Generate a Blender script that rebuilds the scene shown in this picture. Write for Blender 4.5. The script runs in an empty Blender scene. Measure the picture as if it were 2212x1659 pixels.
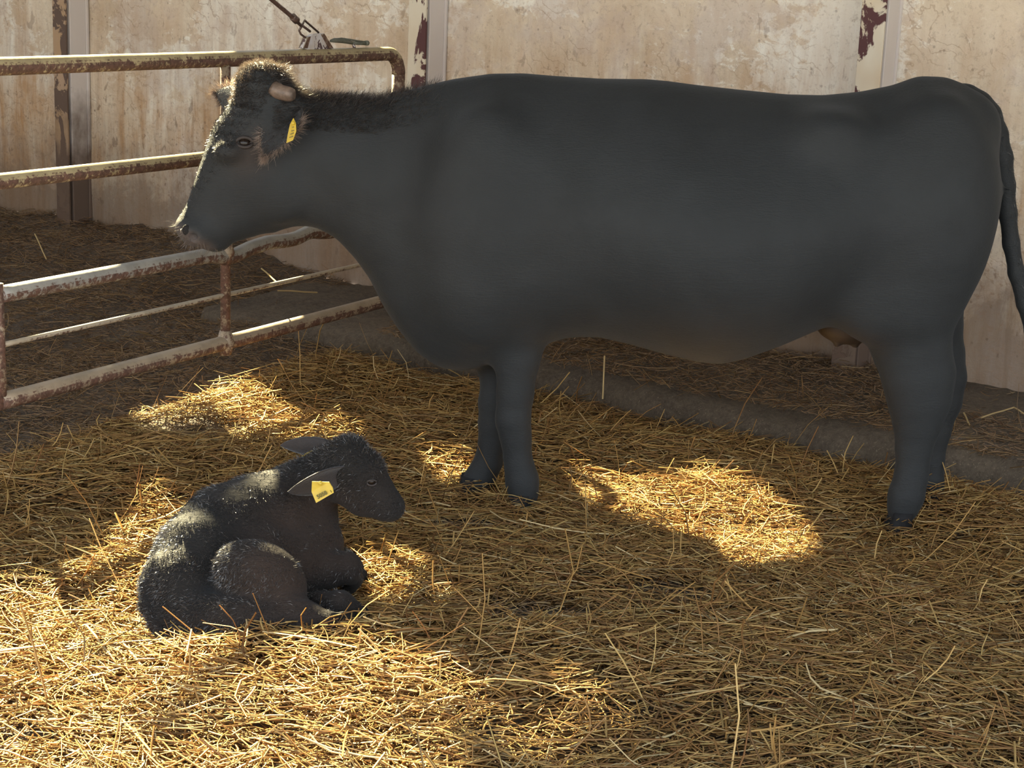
import bpy, math, random
import numpy as np
from mathutils import Vector, Matrix
from mathutils.geometry import tessellate_polygon
from mathutils.bvhtree import BVHTree

random.seed(7); rng = np.random.default_rng(7)
S = bpy.context.scene; COL = S.collection
V3 = lambda *a: np.array(a, float)

# ------------------------------------------------------------------ camera
FPX, PITCH, ROLL, HC = 3639.3, math.radians(13.4856), math.radians(2.3375), 1.65
W, H = 2212, 1659
Fv = V3(0, math.cos(PITCH), -math.sin(PITCH)); _u = V3(0, math.sin(PITCH), math.cos(PITCH)); _r = V3(1, 0, 0)
Rv = _r*math.cos(ROLL) + _u*math.sin(ROLL); Uv = _u*math.cos(ROLL) - _r*math.sin(ROLL)
CAM = V3(0, 0, HC)
cd = bpy.data.cameras.new('camera'); cam = bpy.data.objects.new('camera', cd); COL.objects.link(cam)
cd.sensor_width = 36; cd.lens = 36*FPX/W; cd.clip_end = 200
cam.matrix_world = Matrix(((Rv[0], Uv[0], -Fv[0], CAM[0]), (Rv[1], Uv[1], -Fv[1], CAM[1]), (Rv[2], Uv[2], -Fv[2], CAM[2]), (0, 0, 0, 1)))
S.camera = cam

# ------------------------------------------------------------------ world, sun, exposure
SUN = V3(-.37, .735, .55); SUN /= np.linalg.norm(SUN)
w = bpy.data.worlds.new('sky'); S.world = w; w.use_nodes = True
nt = w.node_tree; bg = nt.nodes['Background']; bg.inputs[1].default_value = 3.9
tc = nt.nodes.new('ShaderNodeTexCoord'); sx = nt.nodes.new('ShaderNodeSeparateXYZ'); cr = nt.nodes.new('ShaderNodeValToRGB')
nt.links.new(tc.outputs['Generated'], sx.inputs[0]); nt.links.new(sx.outputs[2], cr.inputs[0]); nt.links.new(cr.outputs[0], bg.inputs[0])
cr.color_ramp.elements[0].color = (1, 0.96, .90, 1); cr.color_ramp.elements[1].color = (.62, .80, 1, 1); cr.color_ramp.elements[1].position = .7
ld = bpy.data.lights.new('sun', 'SUN'); ld.energy = 60; ld.angle = math.radians(.53); ld.color = (1, .86, .50)
lo = bpy.data.objects.new('sun', ld); COL.objects.link(lo)
lo.rotation_euler = Vector(-SUN).to_track_quat('-Z', 'Y').to_euler()
S.view_settings.view_transform = 'Standard'; S.view_settings.look = 'None'; S.view_settings.gamma = 1
S.view_settings.exposure = 0.0
S.view_settings.use_curve_mapping = False

# ------------------------------------------------------------------ helpers
def ray(px, py): return Fv + Rv*(px-W/2)/FPX - Uv*(py-H/2)/FPX
def atz(px, py, z=.04): d = ray(px, py); return CAM + d*((z-HC)/d[2])
def aty(px, py, y): d = ray(px, py); return CAM + d*(y/d[1])
def atn(px, py, q, n): d = ray(px, py); return CAM + d*(((q-CAM)@n)/(d@n))
def topx(P):
    d = np.asarray(P)-CAM; z = d@Fv
    return W/2+FPX*(d@Rv)/z, H/2-FPX*(d@Uv)/z

def tag(o, label=None, cat=None, group=None, kind=None):
    for k, v in (('label', label), ('category', cat), ('group', group), ('kind', kind)):
        if v: o[k] = v
    return o
def link(name, me, mat=None, parent=None, smooth=True):
    o = bpy.data.objects.new(name, me); COL.objects.link(o)
    if mat: me.materials.append(mat)
    if smooth: me.polygons.foreach_set('use_smooth', np.ones(len(me.polygons), bool))
    if parent: o.parent = parent
    return o
def pydata(name, v, f, mat=None, parent=None, smooth=True):
    me = bpy.data.meshes.new(name); me.from_pydata([tuple(map(float, p)) for p in v], [], [tuple(map(int, q)) for q in f]); me.update()
    return link(name, me, mat, parent, smooth)
def npmesh(name, v, quads, mat, parent=None, smooth=True, attrs=None):
    me = bpy.data.meshes.new(name); n = len(quads); k = quads.shape[1]
    me.vertices.add(len(v)); me.vertices.foreach_set('co', v.astype(np.float32).ravel())
    me.loops.add(n*k); me.loops.foreach_set('vertex_index', quads.astype(np.int32).ravel())
    me.polygons.add(n); me.polygons.foreach_set('loop_start', np.arange(0, n*k, k, dtype=np.int32))
    me.update(calc_edges=True)
    for an, av in (attrs or {}).items():
        if av.ndim == 1:
            a = me.attributes.new(an, 'FLOAT', 'POINT'); a.data.foreach_set('value', av.astype(np.float32))
        else:
            a = me.attributes.new(an, 'FLOAT_COLOR', 'POINT'); a.data.foreach_set('color', av.astype(np.float32).ravel())
    return link(name, me, mat, parent, smooth)
def box_vf(c, ax, ay, az):
    c, ax, ay, az = map(np.asarray, (c, ax, ay, az)); v = [c+i*ax+j*ay+k*az for k in (-1, 1) for j in (-1, 1) for i in (-1, 1)]
    return v, [(0, 2, 3, 1), (4, 5, 7, 6), (0, 1, 5, 4), (2, 6, 7, 3), (0, 4, 6, 2), (1, 3, 7, 5)]
def join_vf(parts):
    v, f = [], []
    for a, b in parts:
        o = len(v); v += list(a); f += [tuple(i+o for i in q) for q in b]
    return v, f
def box(name, c, ax, ay, az, mat, parent=None, bevel=0):
    v, f = box_vf(c, ax, ay, az); o = pydata(name, v, f, mat, parent, False)
    if bevel: m = o.modifiers.new('b', 'BEVEL'); m.width = bevel; m.segments = 2
    return o
def tube_vf(pts, rad, n=14, cap=True):
    pts = [np.asarray(p, float) for p in pts]; rad = [rad]*len(pts) if np.isscalar(rad) else rad
    v, f = [], []; t0 = None; up = None
    for i, p in enumerate(pts):
        t = (pts[min(i+1, len(pts)-1)]-pts[max(i-1, 0)]); t /= np.linalg.norm(t)
        if up is None:
            a = V3(0, 0, 1) if abs(t[2]) < .9 else V3(1, 0, 0); up = np.cross(t, np.cross(a, t))
        up = up - t*(up@t); up /= np.linalg.norm(up); s = np.cross(t, up)
        for k in range(n):
            an = 2*math.pi*k/n; v.append(p+rad[i]*(math.cos(an)*up+math.sin(an)*s))
    for i in range(len(pts)-1):
        for k in range(n):
            a = i*n+k; b = i*n+(k+1) % n; f.append((a, b, b+n, a+n))
    if cap: f.append(tuple(range(n-1, -1, -1))); f.append(tuple(range(len(v)-n, len(v))))
    return v, f
def tube(name, pts, rad, mat, parent=None, n=14): v, f = tube_vf(pts, rad, n); return pydata(name, v, f, mat, parent)

# ------------------------------------------------------------------ materials
def mat(name):
    m = bpy.data.materials.new(name); m.use_nodes = True; t = m.node_tree
    return m, t, t.nodes['Principled BSDF']
class N:
    def __init__(s, t): s.t = t
    def new(s, k, **kw):
        n = s.t.nodes.new('ShaderNode'+k)
        for a, b in kw.items(): setattr(n, a, b)
        return n
    def lk(s, a, b): s.t.links.new(a, b)
    def coord(s, scale=(1, 1, 1), rot=(0, 0, 0), which='Object'):
        c = s.new('TexCoord'); m = s.new('Mapping'); m.inputs['Scale'].default_value = scale; m.inputs['Rotation'].default_value = rot
        s.lk(c.outputs[which], m.inputs[0]); return m.outputs[0]
    def noise(s, vec, scale, detail=5, rough=.6, dist=0):
        n = s.new('TexNoise'); n.inputs['Scale'].default_value = scale; n.inputs['Detail'].default_value = detail
        n.inputs['Roughness'].default_value = rough; n.inputs['Distortion'].default_value = dist
        s.lk(vec, n.inputs['Vector']); return n.outputs[0]
    def ramp(s, f, *st):
        r = s.new('ValToRGB'); e = r.color_ramp.elements
        while len(e) < len(st): e.new(.5)
        for el, (p, c) in zip(e, st):
            el.position = p; el.color = (c, c, c, 1) if np.isscalar(c) else (*c, 1)
        s.lk(f, r.inputs[0]); return r.outputs[0]
    def mix(s, f, a, b, mode='MIX'):
        m = s.new('Mix', data_type='RGBA', blend_type=mode)
        for v, i in ((f, 0), (a, 6), (b, 7)):
            if hasattr(v, 'links'): s.lk(v, m.inputs[i])
            elif i == 0: m.inputs[0].default_value = v
            else: m.inputs[i].default_value = (*v, 1)
        return m.outputs[2]
    def math(s, op, a, b=0.):
        m = s.new('Math', operation=op)
        for i, v in ((0, a), (1, b)):
            if hasattr(v, 'links'): s.lk(v, m.inputs[i])
            else: m.inputs[i].default_value = v
        return m.outputs[0]
    def bump(s, h, bsdf, strength=.4, dist=.01):
        b = s.new('Bump'); b.inputs['Strength'].default_value = strength; b.inputs['Distance'].default_value = dist
        s.lk(h, b.inputs['Height']); s.lk(b.outputs[0], bsdf.inputs['Normal'])

def m_wall():
    m, t, b = mat('limewashed_concrete'); n = N(t); c = n.coord()
    pos = n.new('NewGeometry').outputs['Position']; sep = n.new('SeparateXYZ'); n.lk(pos, sep.inputs[0]); z = sep.outputs[2]
    big = n.noise(c, 1.3, 4, .55, .6); mid = n.noise(c, 5, 7, .7, .5); fine = n.noise(c, 60, 4, .7)
    streak = n.noise(n.coord((7, 7, .9)), 1.4, 6, .65, .3)
    base = n.mix(n.ramp(mid, (.35, 0), (.7, 1)), (.62, .53, .41), (.78, .70, .58))
    # flaking white
    zz = n.math('MULTIPLY', z, .5)
    fsum = n.math('ADD', n.noise(c, 1.0, 3, .5, .3), n.math('MULTIPLY', n.noise(n.coord((1, 1, 1.5), (.2, .1, .5)), 11, 9, .72, .5), .55))
    fl = n.ramp(fsum, (.80, 0), (.835, 1))
    hi = n.ramp(zz, (.30, 0), (.62, 1))
    base = n.mix(n.math('MULTIPLY', n.math('MULTIPLY', fl, hi), .8), base, (.88, .88, .82))
    gr = n.ramp(n.noise(c, 2.1, 6, .65), (.50, 0), (.56, 1))
    base = n.mix(n.math('MULTIPLY', gr, .55), base, (.60, .53, .48))
    # orange-brown stains, stronger in the middle heights
    st = n.ramp(n.math('ADD', n.math('MULTIPLY', streak, .6), n.math('MULTIPLY', big, .5)), (.47, 0), (.64, 1))
    band = n.ramp(zz, (.0, .9), (.40, .95), (.62, .6), (.80, .15))
    base = n.mix(n.math('MULTIPLY', st, band), base, (.44, .26, .125))
    drip = n.math('MULTIPLY', n.ramp(n.noise(n.coord((26, 26, 2.2)), 1.0, 7, .7, .2), (.52, 0), (.66, 1)), n.ramp(zz, (.05, .9), (.5, .5), (.72, .1)))
    base = n.mix(n.math('MULTIPLY', drip, .6), base, (.27, .165, .09))
    # hoof and horn scrapes
    wv = n.new('TexWave', wave_type='BANDS'); n.lk(n.coord((1, 1, 1), (.3, .9, .4)), wv.inputs['Vector']); wv.inputs['Scale'].default_value = 5; wv.inputs['Distortion'].default_value = 14; wv.inputs['Detail'].default_value = 4; wv.inputs['Detail Scale'].default_value = 1.6
    sc = n.math('MULTIPLY', n.ramp(wv.outputs['Fac'], (.955, 0), (.99, 1)), n.ramp(n.noise(c, 3, 3), (.48, 0), (.6, 1)))
    base = n.mix(n.math('MULTIPLY', sc, .45), base, (.33, .22, .13))
    # spatter
    vo = n.new('TexVoronoi'); n.lk(c, vo.inputs[0]); vo.inputs['Scale'].default_value = 27; vo.inputs['Randomness'].default_value = 1
    sp = n.math('MULTIPLY', n.ramp(vo.outputs['Distance'], (.10, 1), (.20, 0)), n.ramp(n.noise(c, 7, 3), (.50, 0), (.60, 1)))
    base = n.mix(n.math('MULTIPLY', sp, n.ramp(zz, (.2, .8), (.8, .4))), base, (.17, .11, .07))
    ir = n.ramp(n.noise(n.coord((1, 1, .55)), 17, 4, .6, .6), (.64, 0), (.68, 1))
    base = n.mix(n.math('MULTIPLY', ir, n.ramp(zz, (.1, .8), (.7, .35))), base, (.20, .13, .085))
    # muck on the lower part
    mk = n.math('ADD', zz, n.math('MULTIPLY', mid, -.42))
    base = n.mix(n.ramp(mk, (-.0, .8), (.06, .5), (.20, 0)), base, (.15, .105, .075))
    base = n.mix(n.math('MULTIPLY', n.ramp(n.noise(c, 38, 5, .8), (.54, 0), (.62, 1)), n.ramp(zz, (.25, .7), (.5, .25))), base, (.24, .165, .115))
    n.lk(base, b.inputs['Base Color']); b.inputs['Roughness'].default_value = .85
    n.bump(n.math('ADD', n.math('MULTIPLY', mid, 1.), n.math('MULTIPLY', fine, .25)), b, .45, .02)
    return m
def m_flake(name, dark, light, scale=5, thr=.5, ember=(.45, .27, .10)):
    m, t, b = mat(name); n = N(t); c = n.coord((1, 1, .6))
    f = n.ramp(n.noise(c, scale, 8, .62, .8), (thr, 0), (thr+.02, 1))
    g = n.ramp(n.noise(c, scale*.7, 3), (.45, 0), (.7, 1))
    lt = n.mix(g, light, tuple(.55*a+.45*e for a, e in zip(light, ember)))
    base = n.mix(f, dark, lt)
    pos = n.new('NewGeometry').outputs['Position']; sep = n.new('SeparateXYZ'); n.lk(pos, sep.inputs[0])
    mk = n.math('ADD', sep.outputs[2], n.math('MULTIPLY', n.noise(c, 9, 5), -.8))
    base = n.mix(n.ramp(mk, (.15, .96), (.6, 0)), base, (.11, .072, .052))
    n.lk(base, b.inputs['Base Color']); b.inputs['Roughness'].default_value = .75
    n.bump(f, b, .5, .004); return m
def m_rust(name='rusty_painted_steel', paint=(.46, .38, .22), thr=.50, rust=(.115, .062, .045)):
    m, t, b = mat(name); n = N(t); c = n.coord()
    ge = n.new('NewGeometry'); sep = n.new('SeparateXYZ'); n.lk(ge.outputs['True Normal'], sep.inputs[0])
    up = n.ramp(sep.outputs[2], (-.1, 0), (.9, 1))
    f = n.math('ADD', n.math('MULTIPLY', n.noise(c, 22, 7, .7), .5), n.math('MULTIPLY', n.noise(c, 75, 5, .7), .5))
    fac = n.ramp(n.math('ADD', f, n.math('MULTIPLY', up, .22)), (thr+.02, 0), (thr+.09, 1))
    rr = n.mix(n.ramp(n.noise(c, 60, 6, .75), (.35, 0), (.68, 1)), tuple(.5*x for x in rust), tuple(1.55*x for x in rust))
    p2 = n.mix(n.ramp(n.noise(c, 9, 4), (.4, 0), (.6, 1)), paint, tuple(.75*x for x in paint))
    n.lk(n.mix(fac, rr, p2), b.inputs['Base Color']); b.inputs['Roughness'].default_value = .6
    n.lk(n.ramp(fac, (0, .75), (1, .45)), b.inputs['Roughness'])
    n.bump(f, b, .5, .004); return m
def m_plain(name, col, rough=.6, metal=0, spec=.5, nscale=0, var=.5, bump=0):
    m, t, b = mat(name); n = N(t); b.inputs['Roughness'].default_value = rough; b.inputs['Metallic'].default_value = metal
    b.inputs['Specular IOR Level'].default_value = spec
    if nscale:
        f = n.noise(n.coord(), nscale, 6, .65)
        n.lk(n.mix(n.ramp(f, (.3, 0), (.7, 1)), tuple(c*(1-var) for c in col), tuple(c*(1+var) for c in col)), b.inputs['Base Color'])
        if bump: n.bump(f, b, .6, bump)
    else: b.inputs['Base Color'].default_value = (*col, 1)
    return m
def m_muck(name, a, bcol, rough=.9):
    m, t, b = mat(name); n = N(t); c = n.coord()
    f1 = n.noise(c, 3, 5, .6); f2 = n.noise(c, 45, 8, .75); f3 = n.noise(n.coord((1, 3, 1), (0, 0, .4)), 90, 4, .7)
    base = n.mix(n.ramp(n.math('ADD', n.math('MULTIPLY', f1, .4), n.math('MULTIPLY', f2, .6)), (.38, 0), (.62, 1)), a, bcol)
    base = n.mix(n.ramp(f3, (.60, 0), (.66, .6)), base, tuple(min(1, 2.2*x) for x in bcol))
    n.lk(base, b.inputs['Base Color']); b.inputs['Roughness'].default_value = rough
    n.bump(n.math('ADD', f2, n.math('MULTIPLY', f3, .5)), b, .9, .02); return m
def m_straw(name, trans=.38, gloss=.09):
    m, t, b = mat(name); n = N(t)
    at = n.new('Attribute', attribute_name='tint'); col = at.outputs['Color']
    t.nodes.remove(b); out = t.nodes['Material Output']
    df = n.new('BsdfDiffuse'); tr = n.new('BsdfTranslucent'); gl = n.new('BsdfGlossy'); gl.inputs['Roughness'].default_value = .38
    gm = n.new('Gamma'); gm.inputs[1].default_value = 1.8; n.lk(col, gm.inputs[0])
    n.lk(col, df.inputs[0]); n.lk(gm.outputs[0], tr.inputs[0]); gl.inputs[0].default_value = (.95, .72, .32, 1)
    m1 = n.new('MixShader'); m1.inputs[0].default_value = trans; n.lk(df.outputs[0], m1.inputs[1]); n.lk(tr.outputs[0], m1.inputs[2])
    m2 = n.new('MixShader'); m2.inputs[0].default_value = gloss; n.lk(m1.outputs[0], m2.inputs[1]); n.lk(gl.outputs[0], m2.inputs[2])
    n.lk(m2.outputs[0], out.inputs[0]); return m
def m_coat(name, col, brown, sheen=.35, rough=.5, fur=260, rot=(0, 0, 0), bs=.35, spec=.2):
    m, t, b = mat(name); n = N(t)
    c = n.coord((.35, 1, 1.2), rot); f = n.noise(c, fur, 4, .7); g = n.noise(n.coord(), 5, 4, .6, .4)
    at = n.new('Attribute', attribute_name='muzzle').outputs['Fac']
    at2 = n.new('Attribute', attribute_name='brown').outputs['Fac']
    base = n.mix(n.ramp(g, (.35, 0), (.75, 1)), col, tuple(1.35*x for x in col))
    base = n.mix(at2, base, brown)
    base = n.mix(at, base, (.075, .062, .058))
    n.lk(base, b.inputs['Base Color']); b.inputs['Roughness'].default_value = rough; b.inputs['Specular IOR Level'].default_value = spec
    b.inputs['Sheen Weight'].default_value = sheen; b.inputs['Sheen Roughness'].default_value = .4; b.inputs['Sheen Tint'].default_value = (.8, .9, 1, 1)
    n.bump(n.math('ADD', n.math('ADD', f, n.math('MULTIPLY', n.noise(c, fur*.3, 3, .6, 1.), .8)), n.math('MULTIPLY', g, .6)), b, bs, .006); return m

MW = m_wall()
M_FL = m_flake('flaking_maroon_paint', (.085, .03, .032), (.66, .61, .50), 5.5, .43)
M_WEB = m_flake('limewashed_steel', (.06, .03, .03), (.66, .62, .60), 3, .36, (.5, .45, .42))
M_RUSTC = m_flake('rusty_column_steel', (.12, .08, .062), (.42, .30, .21), 7, .50)
M_GATE = m_rust(); M_GALV = m_rust('worn_galvanised_steel', (.33, .32, .29), .47)
M_RRED = m_rust('bare_rust', (.34, .27, .19), .49, (.115, .060, .042))
M_MUCK = m_muck('trodden_muck', (.065, .047, .034), (.185, .137, .095))
M_LEDGE = m_muck('mucky_concrete', (.07, .053, .037), (.185, .142, .098))
M_STRAW = m_straw('straw'); M_BITS = m_straw('old_straw', .15, .04)
M_COW = m_coat('black_cow_coat', (.0165, .0185, .020), (.04, .029, .023), .05, .65, spec=.27)
M_CALF = m_coat('black_calf_coat', (.013, .012, .0115), (.045, .029, .022), .04, .7, 120, bs=.9, spec=.12)

# ------------------------------------------------------------------ setting
WR = V3(2.0017, 6.4859, 0); WL = V3(-2.3736, 9.316, 0); WD = (WL-WR)/np.linalg.norm(WL-WR); WN = V3(-WD[1], WD[0], 0)
if WN[1] > 0: WN = -WN            # towards the pen
UP = V3(0, 0, 1); ROOFZ = 1.78; TOPZ = 6.4
def wp(s, d, z=0.): return WR + WD*s + WN*d + UP*z     # along the wall, out of it, up
cols = []
for cx_, cy_ in ((1884, 60), (901, 60), (131, 200)):
    q = atn(cx_, cy_, WR+WN*.16, WN); cols.append(float((q-WR)@WD))
sp_ = (cols[2]-cols[0])/2
edges = [cols[0]-2*sp_, cols[0]-sp_]+cols+[cols[2]+sp_, cols[2]+2*sp_]
wall = bpy.data.objects.new('wall_back', None); COL.objects.link(wall); tag(wall, kind='structure')
for a, b in zip(edges[:-1], edges[1:]):
    c = (a+b)/2; hw = abs(b-a)/2-.012
    # panel: a subdivided slab with slightly uneven face
    nx_, nz_ = 60, 80; v = []; f = []
    for k in range(nz_+1):
        for i in range(nx_+1):
            s_ = c-hw+2*hw*i/nx_; z_ = -.1+(ROOFZ+.1)*k/nz_
            d_ = .004*math.sin(5*s_+3*z_)+.003*math.sin(11*z_-7*s_+1)+.002*math.sin(23*s_+17*z_)
            v.append(wp(s_, d_, z_))
    for k in range(nz_):
        for i in range(nx_):
            q = k*(nx_+1)+i; f.append((q, q+1, q+nx_+2, q+nx_+1))
    o = len(v); vv, ff = box_vf(wp(c, -.07, ROOFZ/2-.05), WD*hw, WN*.06, UP*(ROOFZ/2+.05)); v += vv; f += [tuple(i+o for i in q) for q in ff]
    pydata('wall_panel', v, f, MW, wall)
names = []
for i, s_ in enumerate(edges[1:-1]):
    i = min(i, 3)
    e = bpy.data.objects.new('steel_column', None); COL.objects.link(e); tag(e, kind='structure')
    e['label'] = ('', 'steel wall column with flaking maroon paint, mostly out of frame on the right', 'steel wall column with cream and maroon flaking paint above the cow rump', 'steel wall column with peeling maroon paint beside the gate end')[i] if i < 3 else 'rusty brown steel wall column standing behind the gate at the left'
    mf = M_RUSTC if i == 3 else M_FL
    hz = ROOFZ/2+.05; cz = ROOFZ/2-.05
    box('front_flange', wp(s_, .155, cz), WD*.05, WN*.006, UP*hz, mf, e, .002)
    box('web', wp(s_, .08, cz), WD*.005, WN*.070, UP*hz, M_WEB, e)
    box('back_flange', wp(s_, .012, cz), WD*.06, WN*.008, UP*hz, M_WEB, e, .002)
    # infill block between web and panel on the pen side, lime washed
    box('infill', wp(s_-.03, .075, cz), WD*.022, WN*.055, UP*hz, M_WEB, e, .003)

# heights of the bedding surface
_ph = rng.uniform(0, 6.28, (14, 2)); _fr = rng.uniform(1.5, 9, 14); _an = rng.uniform(0, 3.14, 14)
def lump(x, y):
    z = 0
    for i in range(14):
        z = z + np.sin(_fr[i]*(x*np.cos(_an[i])+y*np.sin(_an[i]))+_ph[i, 0])/(1+_fr[i]*.55)
    return z
def dwall(x, y): return (x-WR[0])*WN[0]+(y-WR[1])*WN[1]
def swall(x, y): return (x-WR[0])*WD[0]+(y-WR[1])*WD[1]
GTH = 1.07557612; GQ = V3(-.51614, 7.0029, 0); GD = V3(math.cos(GTH), math.sin(GTH), 0); GN = V3(-GD[1], GD[0], 0)
def gside(x, y): return (x-GQ[0])*GN[0]+(y-GQ[1])*GN[1]     # >0 beyond the gate
def gh(x, y):
    z = .012*lump(x, y)
    b = np.clip((gside(x, y)-.1)/1.6, 0, 1); d = np.clip(1-dwall(x, y)/1.9, 0, 1)
    z = z + b*(d**1.15*.27 + .03*lump(x*1.7+3, y*1.7))
    return z
xs = np.arange(-6, 5, .045); ys = np.arange(2.0, 12.2, .045); GX, GY = np.meshgrid(xs, ys)
fine = .008*np.sin(31*GX+9*GY)*np.sin(27*GY-11*GX)+.006*rng.standard_normal(GX.shape)
GZ = gh(GX, GY)+fine
nx, ny = len(xs), len(ys); idx = np.arange(nx*ny).reshape(ny, nx)
q = np.stack([idx[:-1, :-1], idx[:-1, 1:], idx[1:, 1:], idx[1:, :-1]], -1).reshape(-1, 4)
keep = dwall(GX, GY).ravel() > -.05
q = q[keep[q].all(1)]
fl = npmesh('floor', np.stack([GX, GY, GZ], -1).reshape(-1, 3), q, M_MUCK); tag(fl, kind='structure')
# concrete yard in front of the open side
M_YARD = m_plain('yard_concrete', (.36, .33, .29), .9, nscale=6, var=.2)
yv = [(-16, -14, -.03), (16, -14, -.03), (16, 2.6, -.03), (-16, 2.6, -.03)]
tag(pydata('ground', yv, [(0, 1, 2, 3)], M_YARD, None, False), kind='structure')

# ledge along the wall: worn concrete kerb with a broken edge
def ledge():
    v = []; f = []; n = 260; prof = []
    s0, s1 = -3.2, 3.5
    rowsz = [(0., .15), (.25, .145), (.5, .14), (.72, .135), (.84, .13), (.90, .115), (.925, .08), (.935, .03), (.94, -.06)]
    for i in range(n+1):
        s = s0+(s1-s0)*i/n
        wob = .03*math.sin(2.1*s+.5)+.018*math.sin(7*s)+.012*math.sin(17*s+1)
        for j, (d, z) in enumerate(rowsz):
            dd = d + (wob if d > .4 else 0) + random.uniform(-.006, .006)*(d > .3)
            chip = .02*max(0, math.sin(9*s+2)*math.sin(3.1*s)) if .8 < d < .93 else 0
            v.append(wp(s, dd, z+.012*math.sin(5*s+9*d)+random.uniform(-.005, .005)-chip))
    m_ = len(rowsz)
    for i in range(n):
        for j in range(m_-1):
            a = i*m_+j; f.append((a, a+m_, a+m_+1, a+1))
    o = pydata('kerb', v, f, M_LEDGE); tag(o, kind='structure'); o['label'] = 'low worn concrete kerb along the foot of the wall'
ledge()

# unseen screen added above the concrete; its holes shape the sunlit patches
BQ = WR-WN*.07
def wallpt(P):
    P = np.asarray(P, float); Q_ = P+SUN*(((BQ-P)@WN)/(SUN@WN)); return (float((Q_-WR)@WD), float(Q_[2]))
holes_px_floor = [
    [(278, 868), (330, 856), (420, 848), (520, 836), (580, 862), (640, 890), (668, 925), (655, 955), (600, 955), (510, 950), (470, 885), (380, 893), (300, 905)],
    [(1200, 975), (1300, 1005), (1450, 1030), (1540, 1010), (1640, 1045), (1735, 1105), (1745, 1165), (1700, 1205), (1590, 1218), (1540, 1150), (1400, 1100), (1280, 1080)],
    [(-300, 1330), (-100, 1265), (60, 1245), (180, 1190), (255, 1110), (330, 1060), (395, 1090), (440, 1220), (455, 1360), (500, 1410), (610, 1445), (740, 1475), (860, 1462), (930, 1430), (960, 1480), (1040, 1500), (985, 1540), (1060, 1580), (960, 1610), (1010, 1670), (900, 1740), (400, 1740), (-300, 1740)],
    [(745, 1165), (830, 1160), (915, 1200), (905, 1250), (800, 1255)],
    [(915, 985), (1010, 975), (1030, 1030), (950, 1030)],
]
holes = [[wallpt(atz(a, b, .05) ) for a, b in h] for h in holes_px_floor]
def gp(a, b): return atn(a, b, GQ, GN)
holes.append([wallpt(aty(a, b, 5.12) ) for a, b in [(352, 480), (418, 340), (440, 180), (520, 118), (600, 135), (650, 190), (700, 196), (740, 203), (745, 222), (700, 228), (660, 240), (640, 300), (600, 345), (540, 330), (505, 350), (440, 470), (395, 510)]])
for a, b, s_ in (((-60, 147), (500, 123), .05), ((-60, 400), (435, 345), .04), ((548, 706), (650, 684), .06), ((588, 611), (650, 597), .03)):
    A = gp(*a); B = gp(*b)
    holes.append([wallpt(A-UP*s_), wallpt(B-UP*s_), wallpt(B+UP*s_), wallpt(A+UP*s_)])
def scan(x0, x1, y0, y1, st):
    out = []
    for i in range(int(round((y1-y0)/st))):
        a = y0+i*st; yc = a+st/2; gaps = []
        for h in holes:
            xs_ = []
            for (ax, ay), (bx, by) in zip(h, h[1:]+h[:1]):
                if (ay <= yc) != (by <= yc): xs_.append(ax+(bx-ax)*(yc-ay)/(by-ay))
            xs_.sort(); gaps += list(zip(xs_[::2], xs_[1::2]))
        gaps.sort(); cur = x0
        for g0, g1 in gaps:
            if g0 > cur: out.append((cur, g0, a, a+st))
            cur = max(cur, g1)
        out.append((cur, x1, a, a+st))
    return out
def sun_mask():
    v, f = [], []
    for p, q_, a, b in scan(edges[0], edges[-1], ROOFZ, TOPZ, .014):
        o = len(v); v += [wp(p, -.07, a), wp(q_, -.07, a), wp(q_, -.07, b), wp(p, -.07, b)]; f.append((o, o+1, o+2, o+3))
    o = pydata('sun_mask_screen', v, f, M_SUNMASK, wall, False)
M_SUNMASK = m_plain('sun_mask_boards', (.30, .27, .23), .85, nscale=5, var=.3)
sun_mask()
e0 = wp(edges[0], -.15); e1_ = wp(edges[-1], -.15); RZ = lambda y: 3.0+(y-1.6)*.37
rf = [(-9, 1.6, 3.0), (8, 1.6, 3.0), (8, e0[1], RZ(e0[1])), (e0[0], e0[1], RZ(e0[1])), (e1_[0], e1_[1], RZ(e1_[1])), (-9, e1_[1], RZ(e1_[1]))]
o = pydata('roof', rf, [(0, 1, 2, 3, 4, 5)], m_plain('roof_sheet', (.30, .28, .26), .8, nscale=3, var=.2), None, False); tag(o, kind='structure')
M_SIDE = m_plain('block_wall', (.42, .38, .32), .9, nscale=4, var=.25)
tag(box('wall_left', (-6.3, 7.5, 1.4), (.08, 0, 0), (0, 5.2, 0), (0, 0, 1.6), M_SIDE), kind='structure')
tag(box('wall_right', (5.2, 5.6, 1.4), (.08, 0, 0), (0, 3.2, 0), (0, 0, 1.6), M_SIDE), kind='structure')

# ------------------------------------------------------------------ gate
gate = bpy.data.objects.new('field_gate', None); COL.objects.link(gate)
tag(gate, 'rusty tubular steel gate with yellowish worn paint beside the cow\'s head', 'gate')
def gpt(px, z): # point on gate plane at pixel column px, height z
    lo_, hi_ = 300, 1500
    # solve along gate line
    best = None
    a, b = -8., 2.
    for _ in range(60):
        m_ = (a+b)/2; P = GQ+GD*m_+UP*z
        if topx(P)[0] < px: a = m_
        else: b = m_
    return GQ+GD*((a+b)/2)+UP*z
def rail(z0, p0, p1, r, m, name='rail', n=40, sag=0, wob=0.0):
    A = gpt(p0, z0); B = gpt(p1, z0); pts = []
    for i in range(n+1):
        t = i/n; pts.append(A+(B-A)*t+UP*(-sag*4*t*(1-t)+wob*math.sin(9*t)))
    return tube(name, pts, r, m, gate, 18)
zt = 1.339
A = gpt(-45, zt); B = gpt(838, zt); C_ = gpt(862, zt)
pts = [A+(B-A)*i/40 for i in range(41)]
r_ = np.linalg.norm(C_-B)
for i in range(1, 9):
    a = math.pi/2*i/8; pts.append(B+GD*r_*math.sin(a)-UP*r_*(1-math.cos(a)))
zb = .32
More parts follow.
